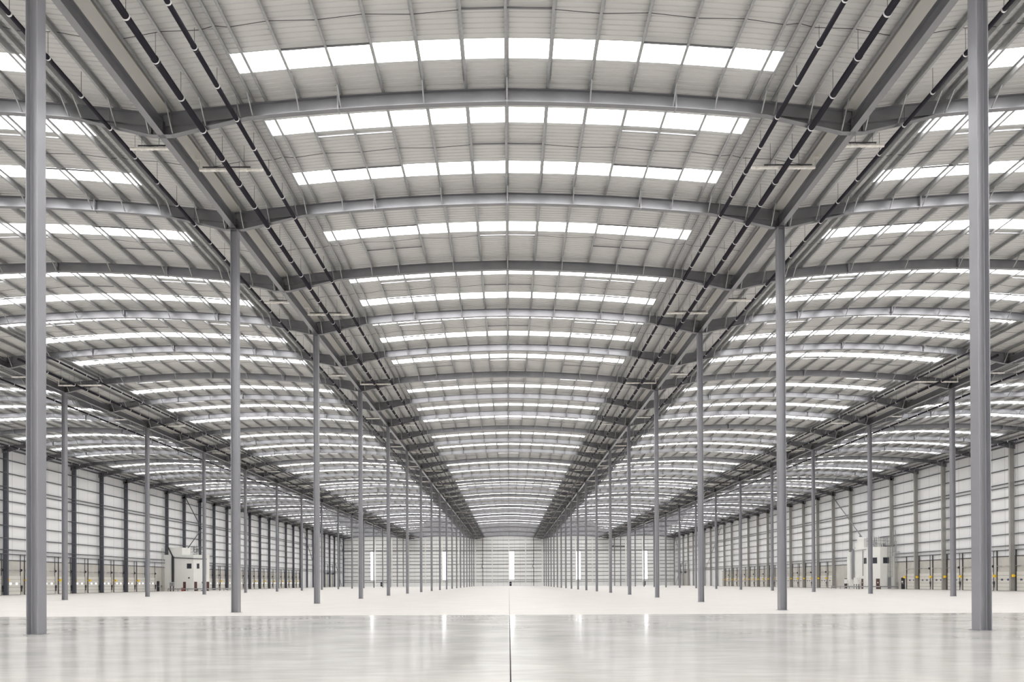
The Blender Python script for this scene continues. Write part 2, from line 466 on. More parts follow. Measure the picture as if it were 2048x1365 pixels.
# ------------------------------------------------------------------ struts and sag rods between the purlins
def rodmesh(s):
    mb = MB(); L = PURL if s > 0 else [-p for p in PURL[::-1]]
    for i, (p, q) in enumerate(zip(L[:-1], L[1:])):
        if abs(p) < 2 and abs(q) < 2: continue
        y = .06 if i % 2 else -.06
        mb.bar((p, 0, zt(p) + (.20 if i % 2 else .10)), (q, 0, zt(q) + (.10 if i % 2 else .20)), .016)
    return mb.mesh('sag_rod', M['dark'])
def strutmesh(xa, xb):
    mb = MB()
    L = [p for p in sorted(set([-p for p in PURL] + PURL)) if xa - .01 <= p <= xb + .01]
    for p, q in zip(L[:-1], L[1:]): mb.bar((p + .01, 0, zt(p) + .15), (q - .01, 0, zt(q) + .15), .05, .06)
    return mb.mesh('strut', M['steel'])
RODM = {-1: rodmesh(-1), 1: rodmesh(1)}; rods = []; S0 = strutmesh(-1.82, 1.82); SL = strutmesh(-9.1, -5.46); SR = strutmesh(5.46, 9.1)
trim = []
for a in AISLES:
    for k in range(0, NF):
        cx = a * 2 * XH; ym = fy(k) + 4 if bay_kind(k) == 'double' else fy(k) + 4.75
        ry = fy(k) + (4.0 if bay_kind(k) == 'double' else 4.9)
        rods += [(fy(k) + abs(cx) * .2, sx, cx, ry, k, a) for sx in (-1, 1)]
        o = link('ridge_strut', S0, (cx, ry - .1, 0)); tag(o, f'short dark strut crossing the ridge, {nth(k+1)} bay from camera, {AISLES[a]}', 'strut', 'struts across the ridges', 'thing')
        for dy in ((2.72, 5.36) if bay_kind(k) == 'double' else (3.25, 5.9)):
            for sm, sd in ((SL, 'left'), (SR, 'right')):
                trim.append((fy(k) + abs(cx) * .2, k, a, dy, sm, sd, cx))
rods.sort(key=lambda t: t[:2])
for _, sx, cx, ry, k, a in rods[:296]:
    tag(link('sag_rod', RODM[sx], (cx, ry, 0)), f'thin sag rod {"left" if sx < 0 else "right"} of the ridge, {nth(k+1)} bay from camera, {AISLES[a]}', 'rod', 'sag rods between the purlins', 'thing')
mb = MB()
for _, sx, cx, ry, k, a in rods[296:]:
    m_ = RODM[sx]; mb.add([(v.co.x + cx, v.co.y + ry, v.co.z) for v in m_.vertices], [tuple(p.vertices) for p in m_.polygons])
o = link('sag_rod', mb.mesh('rods_far', M['dark'])); tag(o, 'remaining thin sag rods in the farthest frame bays', 'rod', 'sag rods between the purlins', 'stuff')
trim.sort(key=lambda t: t[0])
for i, (_, k, a, dy, sm, sd, cx) in enumerate(trim[:296]):
    o = link('trimmer_strut', sm, (cx, fy(k) + dy, 0))
    tag(o, f'strut {sd} of ridge, {"before" if dy < 3.5 else "beyond"} mid-bay, {nth(k+1)} bay from camera, {AISLES[a]}', 'strut', 'struts beside the rooflights', 'thing')
mb = MB()
for (_, k, a, dy, sm, sd, cx) in trim[296:]:
    L = [-9.1, -7.28, -5.46] if sd == 'left' else [5.46, 7.28, 9.1]
    for p, q in zip(L[:-1], L[1:]): mb.bar((cx + p, fy(k) + dy, zt(p) + .15), (cx + q, fy(k) + dy, zt(q) + .15), .05, .06)
o = link('trimmer_strut', mb.mesh('struts_far', M['steel'])); tag(o, 'remaining struts beside rooflights in the farther frame bays', 'strut', 'struts beside the rooflights', 'stuff')
# ------------------------------------------------------------------ black drain pipes under the roof
def clip_mesh(r, rod, ring=True):
    mb = MB(); mb.ring((0, 0, 0), (0, 1, 0), r - .003, r + .018, .05)
    m1 = mb.mesh('pipe_clip', M['clip'], True)
    mb = MB(); mb.tube((0, 0, r), (0, 0, r + rod), .009, 5, False)
    return m1, mb.mesh('hanger_rod', M['dark'])
def roofz(X):
    a = round(X / (2 * XH)); return zt(X - a * 2 * XH)
PIPES = []
for s in (-1, 1):
    sd = 'left' if s < 0 else 'right'
    PIPES += [(s * 13.27, 21.40, .130, f'thick black drain pipe hanging beside the {sd} valley beam of the central aisle', 12),
              (s * 11.80, 21.88, .098, f'thinner black drain pipe hanging farther in from the {sd} valley beam, central aisle', 12),
              (s * 17.33, 21.50, .080, f'slim black drain pipe hanging on the outer side of the {sd} valley beam', 12),
              (s * 43.1, 21.45, .110, f'black drain pipe hanging beside the outer {sd} valley beam, {sd} aisle side', 60),
              (s * 40.7, 21.75, .085, f'slim black drain pipe farther in from the outer {sd} valley beam', 60),
              (s * 49.1, 21.50, .090, f'black drain pipe crossing the bright bay beyond the outer {sd} valley beam', 60),
              (s * 71.6, 21.50, .090, f'black drain pipe running along the eaves of the {sd} wall', 90)]
for X, z, r, lab, ys in PIPES:
    mb = MB(); y0, y1 = ys, YE - .4; n = 40
    mb.tube((0, 0, 0), (0, y1 - y0, 0), r, 16, True)
    for i in range(int((y1 - y0) / 8)):          # couplings
        mb.tube((0, 5.6 + 8 * i, 0), (0, 5.85 + 8 * i, 0), r + .014, 16, True)
    t = link('drain_pipe', mb.mesh('drain_pipe', M['black'], False), (X, y0, z))
    for pl in t.data.polygons: pl.use_smooth = len(pl.vertices) == 4
    tag(t, lab, 'pipe', 'black drain pipes under the roof', 'thing')
    m1, m2 = clip_mesh(r, roofz(X) + .03 - z - r)
    first = {12: 21.7, 60: 61.7, 90: 93.7}[ys]
    for i in range(48 if ys == 12 else 30):
        y = first + 2 * i
        c = part('pipe_clip', m1, t, (0, y - y0, 0), 'bright zinc clip'); part('hanger_rod', m2, c)
    if True:                                     # the remaining clips, too many and small to tell apart
        mb = MB(); cnt = 48 if ys == 12 else 30
        y = first + 2 * cnt
        while y < y1 - 1:
            mb.ring((0, y - y0, 0), (0, 1, 0), r - .003, r + .018, .05, 10); y += 2
        o = part('pipe_clip', mb.mesh('clips_far', M['clip']), t); o['kind'] = 'stuff'
# pale branch pipes from the gutters to the black pipes
def branch_mesh(L, s, swan, x0, z0):
    """horizontal pale pipe with a dark support rail; x from 0 (gutter end) to L towards the black pipe"""
    mb = MB(); mb.tube((0, 0, 0), (L * s, 0, 0), .07, 10)
    for i in range(int(L / .5)): mb.ring((s * (.25 + .5 * i), 0, 0), (1, 0, 0), .06, .085, .05, 10)
    pm = mb.mesh('branch', M['white_pipe'], False)
    mb = MB(); mb.bar((s * .12, 0, .14), (s * (L * .8), 0, .14), .04, .045)
    for i in range(5): mb.bar((s * (.2 + L * .17 * i), 0, .055), (s * (.2 + L * .17 * i), 0, .12), .015)
    rm = mb.mesh('rail', M['dark'])
    hm = []
    for i in (.25, .7):
        mb = MB(); x = s * L * i; top = zt(XH - abs(x0 + x)) + .285 - z0; mb.tube((x, 0, .16), (x, 0, top), .009, 5, False); hm.append(mb.mesh('rod', M['dark']))
    nm = None
    if swan:
        mb = MB(); mb.tube((0, 0, -.04), (0, 0, .5), .055, 10); mb.tube((0, 0, .5), (-s * .28, 0, .5), .055, 10)
        mb.tube((-s * .28, 0, .48), (-s * .28, 0, .86), .055, 10)
        nm = mb.mesh('swan', M['white_pipe'])
    return pm, rm, hm, nm
for r in ROWS:
    si = -1 if r > 0 else 1                      # direction towards the central aisle
    in_L = (XH - .32 - 11.80) if abs(r) == 1 else 2.0 + 2.3
    mi = branch_mesh(in_L, si, True, si * .32, 21.6); mo = branch_mesh(1.75, -si, False, -si * .3, 21.5)
    j = 0; y = 32.9
    while y < YE - 8:
        if abs(r) == 1 or y > 60:
            t = empty('branch_pipe', (r * XH + si * .32, y, 21.6))
            tag(t, f'pale branch pipe, inner side of valley beam, {nth(j+1)} from camera, {ROWS[r]}', 'pipe', 'pale branch pipes under the gutters', 'thing')
            part('horizontal_pipe', mi[0], t); part('support_rail', mi[1], t); [part('hanger_rod', h_, t) for h_ in mi[2]]
            part('swan_neck', mi[3], t)
        j += 1; y += 17.8
    j = 0; y = 31.1
    while y < YE - 8:
        if abs(r) == 1 or y > 60:
            t = empty('branch_pipe', (r * XH - si * .3, y, 21.5))
            tag(t, f'pale branch pipe, outer side of valley beam, {nth(j+1)} from camera, {ROWS[r]}', 'pipe', 'pale branch pipes under the gutters', 'thing')
            part('horizontal_pipe', mo[0], t); part('support_rail', mo[1], t); [part('hanger_rod', h_, t) for h_ in mo[2]]
        j += 1; y += 17.1
# ------------------------------------------------------------------ side wall columns, rails, bracing
RZ = [6.2, 6.85, 8.6, 10.5, 12.4, 14.2, 15.75, 16.3, 18.4, 20.4]
def wcol_mesh(m, s):
    mb = MB(); h = 22.1
    mb.box(-.33, -.305, -.15, .15, 0, h); mb.box(.305, .33, -.15, .15, 0, h); mb.box(-.305, .305, -.008, .008, 0, h)
    mb.cur = 1
    for z in RZ:
        mb.box(-.30, .30, -.13, -.10, z - .02, z + .02)
    return mb.mesh('wall_column', [m, M['galv']])
mb = MB(); mb.box(-.33, .6, -.12, .12, 21.4, 21.45); 
WCL, WCR = wcol_mesh(M['wallcol'], -1), wcol_mesh(M['wallcol_lit'], 1)
XC = XW - .24 - .33
def dockbay(s, k):
    y = fy(k)
    return (s < 0 and (93 < y < 140 or 165 < y < 240)) or (s > 0 and (93 < y < 125 or 157 < y < 236))
for s in (-1, 1):
    n = 0
    for k in range(10, NF + 1):
        n += 1
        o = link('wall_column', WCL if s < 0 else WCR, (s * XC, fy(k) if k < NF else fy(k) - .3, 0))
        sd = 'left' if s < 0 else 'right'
        tag(o, f'{"shade-darkened" if s < 0 else "light-brightened"} grey steel column against the {sd} wall, {nth(n)} from the camera', 'column', f'columns along the {sd} wall', 'thing')
    for j, z in enumerate(RZ):
        mb = MB(); x0, x1 = XW - .235, XW - .002
        a, b = sorted((s * x0, s * x1))
        mb.box(a, b, 88, YE - .1, z - .06, z - .05)
        mb.box(min(s * x0, s * (x0 + .008)), max(s * x0, s * (x0 + .008)), 88, YE - .1, z - .06, z + .06)
        o = link('sheeting_rail', mb.mesh('rail', M['rail']))
        tag(o, f'thin dark horizontal rail along the {sd} wall, {nth(j+1)} up from the docks', 'rail', f'rails along the {sd} wall', 'thing')
    mb = MB(); x = s * (XC); 
    for k in range(9, NF): mb.box(x - .12, x + .12, fy(k) + .1, fy(k + 1) - .1, 21.75, 22.0)
    struct('trim_10' if s < 0 else 'trim_11', mb.mesh('eaves_beam', M['steel']), f'dark eaves beam along the top of the {sd} wall')
BRACES = [(-1, (157.9, 21.3), (165.9, 15.0), 'upper arm of the kinked brace above the left office pod'),
          (-1, (165.9, 15.0), (157.9, 9.3), 'lower arm of the kinked brace above the left office pod'),
          (-1, (249.9, 18.8), (261.9, 8.0), 'thin diagonal brace high on the left wall before the tall doors'),
          (-1, (293.9, 10.0), (304.5, .2), 'thin diagonal brace reaching the floor in the far left corner'),
          (-1, (301.9, 21.3), (309.4, 12.0), 'thin diagonal brace under the eaves in the far left corner'),
          (1, (157.9, 21.6), (141.9, 9.0), 'long pale diagonal brace above the right office pod'),
          (1, (239.5, 20.9), (261.0, 5.0), 'long thin diagonal brace on the right wall beyond the docks'),
          (1, (290.0, 12.5), (306.5, .2), 'thin diagonal brace reaching the floor in the far right corner'),
          (1, (299.0, 15.0), (306.5, 21.4), 'thin diagonal brace under the eaves in the far right corner')]
for s, p, q, lab in BRACES:
    mb = MB(); mb.tube((s * (XC - .45), p[0], p[1]), (s * (XC - .45), q[0], q[1]), .10, 10)
    tag(link('wall_brace', mb.mesh('brace', M['column'] if s > 0 else M['wallcol'], True)), lab, 'brace', 'diagonal wall braces', 'thing')
# ------------------------------------------------------------------ dock doors (set along the side walls)
DW, DH = 3.05, 2.95
def box_me(x0, x1, y0, y1, z0, z1, m):
    mb = MB(); mb.box(x0, x1, y0, y1, z0, z1); return mb.mesh('b', m)
def leaf_mesh():
    mb = MB(); n = 5; h = DH / n
    for i in range(n): mb.box(0, .05, 0, DW, .02 + h * i, h * (i + 1) - .012)
    mb.cur = 1
    mb.box(0, .03, .02, DW - .02, 0, DH)
    mb.box(0, .055, .0, DW, 0, .05)
    return mb.mesh('leaf', [M['door'], M['dark']])
def oval(w, h, m, d=.02):
    mb = MB(); n = 16
    pts = []
    for i in range(n):
        t = 2 * math.pi * i / n; c, s_ = math.cos(t), math.sin(t)
        pts.append((math.copysign(abs(c) ** .6, c) * w / 2, math.copysign(abs(s_) ** .6, s_) * h / 2))
    vs = [(0, a, b) for a, b in pts] + [(d, a, b) for a, b in pts]
    mb.add(vs, [tuple(range(n)), tuple(range(n, 2 * n))[::-1]] + [(i, n + i, n + (i + 1) % n, (i + 1) % n) for i in range(n)])
    return mb.mesh('oval', m)
LEAF = leaf_mesh()
PANE = {'lit': oval(.46, .30, M['lit_pane']), 'dark': oval(.50, .30, M['blueglass'])}
PFR = oval(.58, .40, M['frame'], .012)
mb = MB(); mb.box(0, .09, -.05, .05, 0, 6.15); mb.box(.09, .12, -.09, .0, 0, 6.15); RAILm = mb.mesh('guide', M['dark'])
mb = MB(); mb.box(0, .06, -.04, .04, 0, 6.15); mb.box(.0, .03, -.07, .07, 2.9, 6.15); RAILt = mb.mesh('guide_thin', M['wallcol'])
mb = MB(); mb.tube((.12, -.05, 3.8), (.12, .95, 3.8), .055, 8); mb.tube((.12, DW - 1.3, 3.8), (.12, DW + .1, 3.8), .055, 8); mb.tube((.12, .95, 3.8), (.12, DW - 1.3, 3.8), .02, 6)
SHAFT = mb.mesh('shaft', M['galv'], False)
mb = MB(); mb.tube((.12, DW - .05, 3.8), (.12, DW + .12, 3.8), .19, 12); DRUM = mb.mesh('drum', M['dark'])
mb = MB(); mb.box(0, .14, -.12, .12, 1.0, 1.45); mb.box(0, .10, -.05, .05, .5, 1.0); MOTOR = mb.mesh('opener', M['dark'])
mb = MB(); mb.box(.0, .45, -.05, .05, -.06, .06); mb.tube((.45, 0, -.19), (.45, 0, .21), .20, 12); LAMP = mb.mesh('dock_lamp', M['yellow'])
dn = 1
for s in (-1, 1):
    sd = 'left' if s < 0 else 'right'; n = 0
    for k in range(9, NF):
        last = (s < 0 and k == 15) or (s > 0 and k == 13)
        if not (dockbay(s, k) or last): continue
        for half in ((0,) if last else (0, 1)):
            y = fy(k) + (.45 if half == 0 else 4.5); n += 1
            x = s * (XW - .17)
            # local frame: +x into the hall, y along the wall; turned round for the right wall
            if s < 0: t = empty(f'door_{dn}', (x, y, 0))
            else: t = empty(f'door_{dn}', (x, y + DW, 0), math.pi)
            dn += 1; t['kind'] = 'structure'
            t['label'] = f'cream sectional dock door in the {sd} wall, {nth(n)} from the camera'
            part('door_leaf', LEAF, t)
            for i, yy in enumerate((.95, 2.25)):
                lit = s < 0 or (n == 4 and i == 0)
                f = part('window_frame', PFR, t, (.05, yy, 1.72))
                part('window_pane', PANE['lit' if lit else 'dark'], f, (.006, 0, 0), 'bright daylit pane' if lit else 'blue tinted pane')
            part('guide_rail', RAILm, t, (.0, -.06, 0)); part('guide_rail', RAILt, t, (0, DW + .06, 0))
            sh = part('lift_shaft', SHAFT, t); part('cable_drum', DRUM, sh)
            part('chain_hoist', MOTOR, t, (.05, DW + .22, 0))
            b = link('dock_lamp', LAMP, (x + (.02 if s < 0 else -.02), (y - .12) if s < 0 else (y + DW + .12), 2.28), None, 0 if s < 0 else math.pi)
            tag(b, f'yellow lamp on a bracket beside the {nth(n)} dock door, {sd} wall', 'lamp', f'yellow lamps along the {sd} docks', 'thing')
# tall level-access doors near the far end and black personnel doors
def simple_door(s, y, w, h, m, lab, sg=False):
    global dn
    x = s * (XW - .18)
    mb = MB(); mb.box(min(x, x - s * .06), max(x, x - s * .06), y, y + w, .01, h)
    o = struct(f'door_{dn}', mb.mesh('door', m), lab); dn += 1
    mb = MB(); xx = x - s * .07; mb.box(min(xx, xx - s * .04), max(xx, xx - s * .04), y + w * .15, y + w * .85, 1.0, 1.08); part('push_bar', mb.mesh('bar', M['galv']), o)
    if sg: mb = MB(); mb.box(min(xx, xx - s * .01), max(xx, xx - s * .01), y + w * .4, y + w * .85, 1.25, 1.6); part('door_sign', mb.mesh('sign', M['sign']), o, label='white sign on the door')
simple_door(-1, 146.3, 1.0, 2.2, M['blackdoor'], 'black personnel door in the left wall beside the office pod')
simple_door(1, 130.2, 1.1, 2.2, M['blackdoor'], 'black personnel door in the right wall nearer than the office pod', True)
simple_door(1, 152.3, 1.25, 2.2, M['blackdoor'], 'black personnel door in the right wall beyond the office pod')
simple_door(1, 237.5, 1.2, 2.2, M['blackdoor'], 'black personnel door in the right wall past the last docks')
for s, ya in ((-1, (278.8, 287.0)), (1, (286.5, 294.6))):
    sd = 'left' if s < 0 else 'right'
    for i, y in enumerate(ya):
        t = empty(f'door_{dn}', (s * (XW - .05), y, 0)); dn += 1; t['kind'] = 'structure'
        t['label'] = f'tall beige level-access door at the far end of the {sd} wall, {"nearer" if i == 0 else "farther"} of two'
        mb = MB()
        for j in range(8): mb.box(min(0, -s * .08), max(0, -s * .08), 0, 5.2, .02 + .65 * j, .65 * (j + 1) - .02)
        part('door_leaf', mb.mesh('leaf', M['concrete_panel']), t)
        mb = MB()
        for yy in (-.15, 5.35): mb.bar((-s * .1, yy, 0), (-s * .1, yy, 9.6), .14)
        mb.bar((-s * .1, -.15, 9.6), (-s * .1, 5.35, 9.6), .14)
        part('guide_frame', mb.mesh('frame', M['dark']), t)
        mb = MB(); mb.tube((-s * .3, -.4, 5.6), (-s * .3, 5.6, 5.6), .14, 10); mb.box(min(-s * .1, -s * .6), max(-s * .1, -s * .6), 4.6, 5.6, 5.3, 6.0)
        part('lift_shaft', mb.mesh('shaft', M['dark']), t)
# ------------------------------------------------------------------ end wall
YW = YE + .35
EZ = [.9 + .0, 1.95, 2.82, 4.63, 6.5, 8.14, 9.87, 11.4, 12.9, 14.5, 15.9, 16.3, 17.5, 19.06, 20.9]
EZ = [1.95, 2.85, 4.63, 6.5, 8.14, 9.87, 11.4, 12.9, 14.5, 15.95, 16.35, 17.5, 19.06, 20.9]
for j, z in enumerate(EZ):
    mb = MB(); t_ = .13 if j in (5,) else .085
    mb.box(-XW + .2, XW - .2, YW - .2, YW - .01, z - t_, z - t_ + .012); mb.box(-XW + .2, XW - .2, YW - .2, YW - .19, z - t_, z + t_)
    tag(link('sheeting_rail', mb.mesh('rail', M['rail'])), f'thin grey horizontal rail across the far end wall, {nth(j+1)} up from the floor', 'rail', 'rails across the end wall', 'thing')
mb = MB(); mb.box(-.22, .22, -.14, -.11, 0, 22.3); mb.box(-.22, .22, .11, .14, 0, 22.3); mb.box(-.01, .01, -.11, .11, 0, 22.3)
PP = mb.mesh('end_post', M['endpost'])
n = 0
for i in range(-9, 10):
    n += 1
    o = link('end_wall_post', PP, (i * XH / 2, YW - .36, 0))
    tag(o, f'pale steel post against the far end wall, {nth(n)} counted from the left corner', 'post', 'posts of the end wall', 'thing')
for cx, off, lab in ((-4 * XH, -1.15, 'outer left aisle'), (-2 * XH, 1.3, 'left aisle'), (0, 1.3, 'central aisle'), (2 * XH, 1.15, 'right aisle'), (4 * XH, 1.2, 'outer right aisle')):
    w = 1.1
    mb = MB(); mb.box(cx + off - w, cx + off + w, YW - .06, YW - .03, 2.95, 15.7)
    o = struct(f'window_{wn}', mb.mesh('wall_glazing', M['daylit_pane']), f'tall bright window strip in the end wall of the {lab}'); wn += 1
    mb = MB()
    for (x0, x1, z0, z1) in ((cx + off - w - .12, cx + off - w, 2.85, 15.85), (cx + off + w, cx + off + w + .12, 2.85, 15.85), (cx + off - w, cx + off + w, 15.7, 15.85), (cx + off - w, cx + off + w, 2.8, 2.95)):
        mb.box(x0, x1, YW - .1, YW - .02, z0, z1)
    part('window_frame', mb.mesh('wf', M['dark']), o)
for cx, lab in ((-57.8, 'outer left aisle'), (.62, 'central aisle'), (4 * XH + .85, 'outer right aisle')):
    mb = MB(); mb.box(cx - .55, cx + .55, YW - .12, YW - .04, .01, 2.05)
    o = struct(f'door_{dn}', mb.mesh('exit_door', M['blackdoor']), f'small black exit door in the end wall of the {lab}'); dn += 1
    mb = MB(); mb.box(cx - .2, cx + .25, YW - .14, YW - .12, .95, 1.2); part('push_bar', mb.mesh('bar', M['galv']), o)
for cx, sd in ((-11.9, 'left'), (11.2, 'right')):
    mb = MB(); y = YW - .3
    mb.tube((cx, y, 0), (cx, y, 8.4), .11, 8); mb.tube((cx, y, 8.3), (cx - .35, y, 8.8), .11, 8); mb.tube((cx - .35, y, 8.7), (cx - .35, y, 9.4), .11, 8)
    mb.tube((cx - .35, y, 9.3), (cx, y, 9.8), .11, 8); mb.tube((cx, y, 9.7), (cx, y, 10.9), .11, 8); mb.tube((cx, y, 10.8), (cx - .3, y, 11.3), .11, 8)
    mb.tube((cx - .3, y, 11.2), (cx, y, 11.8), .11, 8); mb.tube((cx, y, 11.7), (cx, y, 22.6), .11, 8)
    tag(link('downpipe', mb.mesh('downpipe', M['black'], True)), f'black kinked downpipe on the end wall of the central aisle, {sd} one', 'pipe', 'downpipes on the end wall', 'thing')
mb = MB(); mb.tube((46.6, YW - .4, 17.9), (52.6, YW - .4, 17.9), .16, 10); mb.tube((47.4, YW - .4, 17.9), (47.4, YW - .4, 18.5), .12, 8)
for x_ in (48, 52): mb.tube((x_, YW - .4, 17.9), (x_, YW, 17.9), .06, 6)
tag(link('downpipe', mb.mesh('pipe', M['black'], True)), 'short black horizontal pipe high on the end wall of the outer right aisle', 'pipe', None, 'thing')
# ------------------------------------------------------------------ office pods
def pod(name, plan, H, lab):
    t = empty(name, (plan[0][0], plan[0][1], 0)); ox, oy = plan[0]
    mb = MB(); mb.prism([(x - ox, y - oy) for x, y in plan], 0, H); part('wall_shell', mb.mesh('shell', M['podwhite']), t)
    mb = MB()
    cx = sum(p[0] for p in plan) / len(plan); cy = sum(p[1] for p in plan) / len(plan)
    mb.prism([(cx + (x - cx) * 1.01 - ox, cy + (y - cy) * 1.01 - oy) for x, y in plan], H, H + .28); part('parapet', mb.mesh('parapet', M['podwhite']), t)
    tag(t, lab, 'office pod', 'office pods on the side walls', 'thing')
    return t, ox, oy
def on_face(p, q, u, w, z0, z1, m, out=.03, d=.05):
    """slab lying on the wall between plan points p and q, centred u metres from p"""
    p = Vector((*p, 0)); q = Vector((*q, 0)); e = (q - p).normalized(); nrm = Vector((e.y, -e.x, 0))
    mb = MB(); a = p + e * (u - w / 2); b = p + e * (u + w / 2)
    vs = []
    for z in (z0, z1):
        for pt in (a, b, b + nrm * out, a + nrm * out): vs.append((pt.x, pt.y, z))
    mb.add(vs, [(0, 3, 2, 1), (4, 5, 6, 7), (0, 1, 5, 4), (1, 2, 6, 5), (2, 3, 7, 6), (3, 0, 4, 7)])
    return mb.mesh('slab', m)
def put(mesh, t, name, label=None):
    return part(name, mesh, t, (-t.location.x, -t.location.y, 0), label)
X5 = XW
# left pod
A0, A1, A2, A3, A4 = (-X5, 149.7), (-69.2, 149.7), (-66.8, 152.2), (-69.2, 154.7), (-X5, 157.9)
tl, _, _ = pod('office_pod', [A0, A1, A2, A3, A4], 7.7, 'white two-storey faceted office pod against the left wall')
def px2u(px, y, X0, s): return abs(X0 - (px - 1018) * y / F)
w_ = put(on_face(A0, A1, px2u(378.5, 149.7, -X5, -1), 1.0, 4.95, 6.05, M['glass']), tl, 'window')
put(on_face(A0, A1, px2u(378.5, 149.7, -X5, -1), 1.2, 4.85, 6.15, M['frame'], .02), tl, 'window_frame')
put(on_face(A1, A2, .98, .55, 4.95, 6.05, M['glass']), tl, 'window'); put(on_face(A1, A2, .98, .72, 4.85, 6.15, M['frame'], .02), tl, 'window_frame')
for i, (pp, qq, u) in enumerate(((A0, A1, px2u(369, 149.7, -X5, -1)), (A1, A2, .45), (A1, A2, 2.1), (A1, A2, 3.1))):
    d_ = put(on_face(pp, qq, u, .6, .02, 2.05, M['brown'], .04), tl, 'door', 'brown door')
mb = MB(); u0 = px2u(378, 149.7, -X5, -1); mb.tube((-X5 + u0, 149.6, 2.9), (-X5 + u0, 149.72, 2.9), .16, 12)
put(mb.mesh('vent', M['dark']), tl, 'wall_vent')
mb = MB(); xp = -X5 + 2.05
mb.box(xp - .22, xp + .22, 149.35, 149.68, 2.0, 7.6); mb.bar((xp, 149.5, 7.5), (xp - 1.0, 149.5, 9.6), .22)
mb.bar((xp, 149.55, 7.35), (-69.2, 149.55, 7.15), .16); mb.bar((-69.2, 149.55, 7.15), (-67.2, 151.7, 7.1), .14); mb.bar((-67.3, 151.5, 7.1), (-67.3, 151.5, 3.6), .14)
tag(link('cable_duct', mb.mesh('duct', M['dark'])), 'dark cable duct climbing and crossing the left office pod', 'duct', None, 'thing')
mb = MB()
mb.add([(-X5, 149.9, 8.0), (-X5 + 2.0, 149.9, 8.0), (-X5 + 3.9, 149.9, 8.0), (-X5 + 3.9, 149.9, 9.6), (-X5 + .9, 149.9, 9.6), (-X5, 149.9, 9.9)] +
       [(-X5, 155, 8.0), (-X5 + 2.0, 155, 8.0), (-X5 + 3.9, 155, 8.0), (-X5 + 3.9, 155, 9.6), (-X5 + .9, 155, 9.6), (-X5, 155, 9.9)],
       [(0, 1, 2, 3, 4, 5), (11, 10, 9, 8, 7, 6)] + [(i, i + 6, (i + 1) % 6 + 6, (i + 1) % 6) for i in range(6)])
tag(link('plant_housing', mb.mesh('housing', M['podwhite'])), 'low white housing on the roof of the left office pod', 'housing', None, 'thing')
def plant(cx, y, z, w, d, h, seed, lab, m):
    rnd = random.Random(seed); t = empty('pipework_cluster', (cx, y, z)); mb = MB()
    for i in range(9):
        x = -w / 2 + w * i / 8; mb.tube((x, 0, 0), (x, 0, h * rnd.uniform(.7, 1)), .035, 6)
    for zz in (.3, .6, .85): mb.tube((-w / 2, 0, h * zz), (w / 2, 0, h * zz), .03, 6); mb.tube((-w / 2, d, h * zz), (w / 2, d, h * zz), .03, 6)
    for x in (-w / 2, w / 2): mb.tube((x, 0, h * .85), (x, d, h * .85), .03, 6); mb.tube((x, d, 0), (x, d, h), .035, 6)
    part('frame', mb.mesh('fr', m), t)
    mb = MB()
    for i in range(16):
        x = rnd.uniform(-w / 2, w / 2 - .2); yy = rnd.uniform(.2, d); z0 = rnd.uniform(0, h * .5); x1 = x + rnd.uniform(-.4, .5)
        mb.tube((x, yy, z0), (x, yy, z0 + rnd.uniform(.4, h * .5)), .055, 6); mb.tube((x, yy, z0 + .3), (x1, yy, z0 + .3), .045, 6)
    part('pipes', mb.mesh('pp', m), t)
    mb = MB(); mb.box(-w * .05, w * .14, .4, .9, 0, h * .8); part('tank', mb.mesh('tank', M['podwhite']), t)
    tag(t, lab, 'pipework', None, 'thing')
plant(-69.6, 151.5, 7.98, 2.0, 1.6, 2.2, 3, 'tangle of dark pipework on the roof of the left office pod', M['rail'])
# right pod
B0, B1, B2, B3, B4 = (X5, 133.35), (72.55, 133.35), (71.05, 135.3), (71.2, 141.0), (X5, 142.0)
H2 = 8.0
tr, _, _ = pod('office_pod', [B0, B4, B3, B2, B1], H2, 'white two-storey faceted office pod with ladder against the right wall')
def ff(p, q, u, w, z0, z1, m, out=.03): return on_face(q, p, (Vector(q) - Vector(p)).length - u, w, z0, z1, m, out)
for (p, q, u) in ((B0, B1, 2.0), (B1, B2, 1.15), (B2, B3, .8)):
    put(ff(p, q, u, 1.15, 5.05, 6.2, M['glass']), tr, 'window'); put(ff(p, q, u, 1.35, 4.95, 6.3, M['frame'], .02), tr, 'window_frame')
for (p, q, u) in ((B1, B2, .45), (B2, B3, 2.0)):
    d_ = put(ff(p, q, u, .7, .02, 2.05, M['brown'], .04), tr, 'door', 'brown door')
    put(ff(p, q, u, .18, 1.15, 1.4, M['sign'], .05), tr, 'door_sign', 'small white door sign')
mb = MB(); mb.box(70.75, 71.15, 140.6, 140.9, 2.0, 7.9); mb.bar((70.9, 140.7, 7.8), (72.4, 140.7, 9.6), .2); mb.bar((72.4, 140.7, 9.6), (72.4, 140.7, 11.0), .2)
mb.bar((70.98, 135.6, 7.9), (70.98, 140.7, 7.75), .1); mb.bar((70.98, 136.9, 7.8), (70.98, 136.9, 2.6), .10)
tag(link('cable_duct', mb.mesh('duct', M['column'])), 'grey cable duct climbing the corner of the right office pod', 'duct', None, 'thing')
mb = MB()
mb.add([(71.4, 137.2, 8.3), (71.4, 140.8, 8.3), (71.4, 139.6, 10.6), (71.4, 137.2, 10.2), (X5, 137.2, 8.3), (X5, 140.8, 8.3), (X5, 139.6, 10.6), (X5, 137.2, 10.2)],
       [(0, 1, 2, 3), (7, 6, 5, 4), (0, 4, 5, 1), (1, 5, 6, 2), (2, 6, 7, 3), (3, 7, 4, 0)])
tag(link('plant_housing', mb.mesh('housing', M['podwhite'])), 'sloping white housing on the roof of the right office pod', 'housing', None, 'thing')
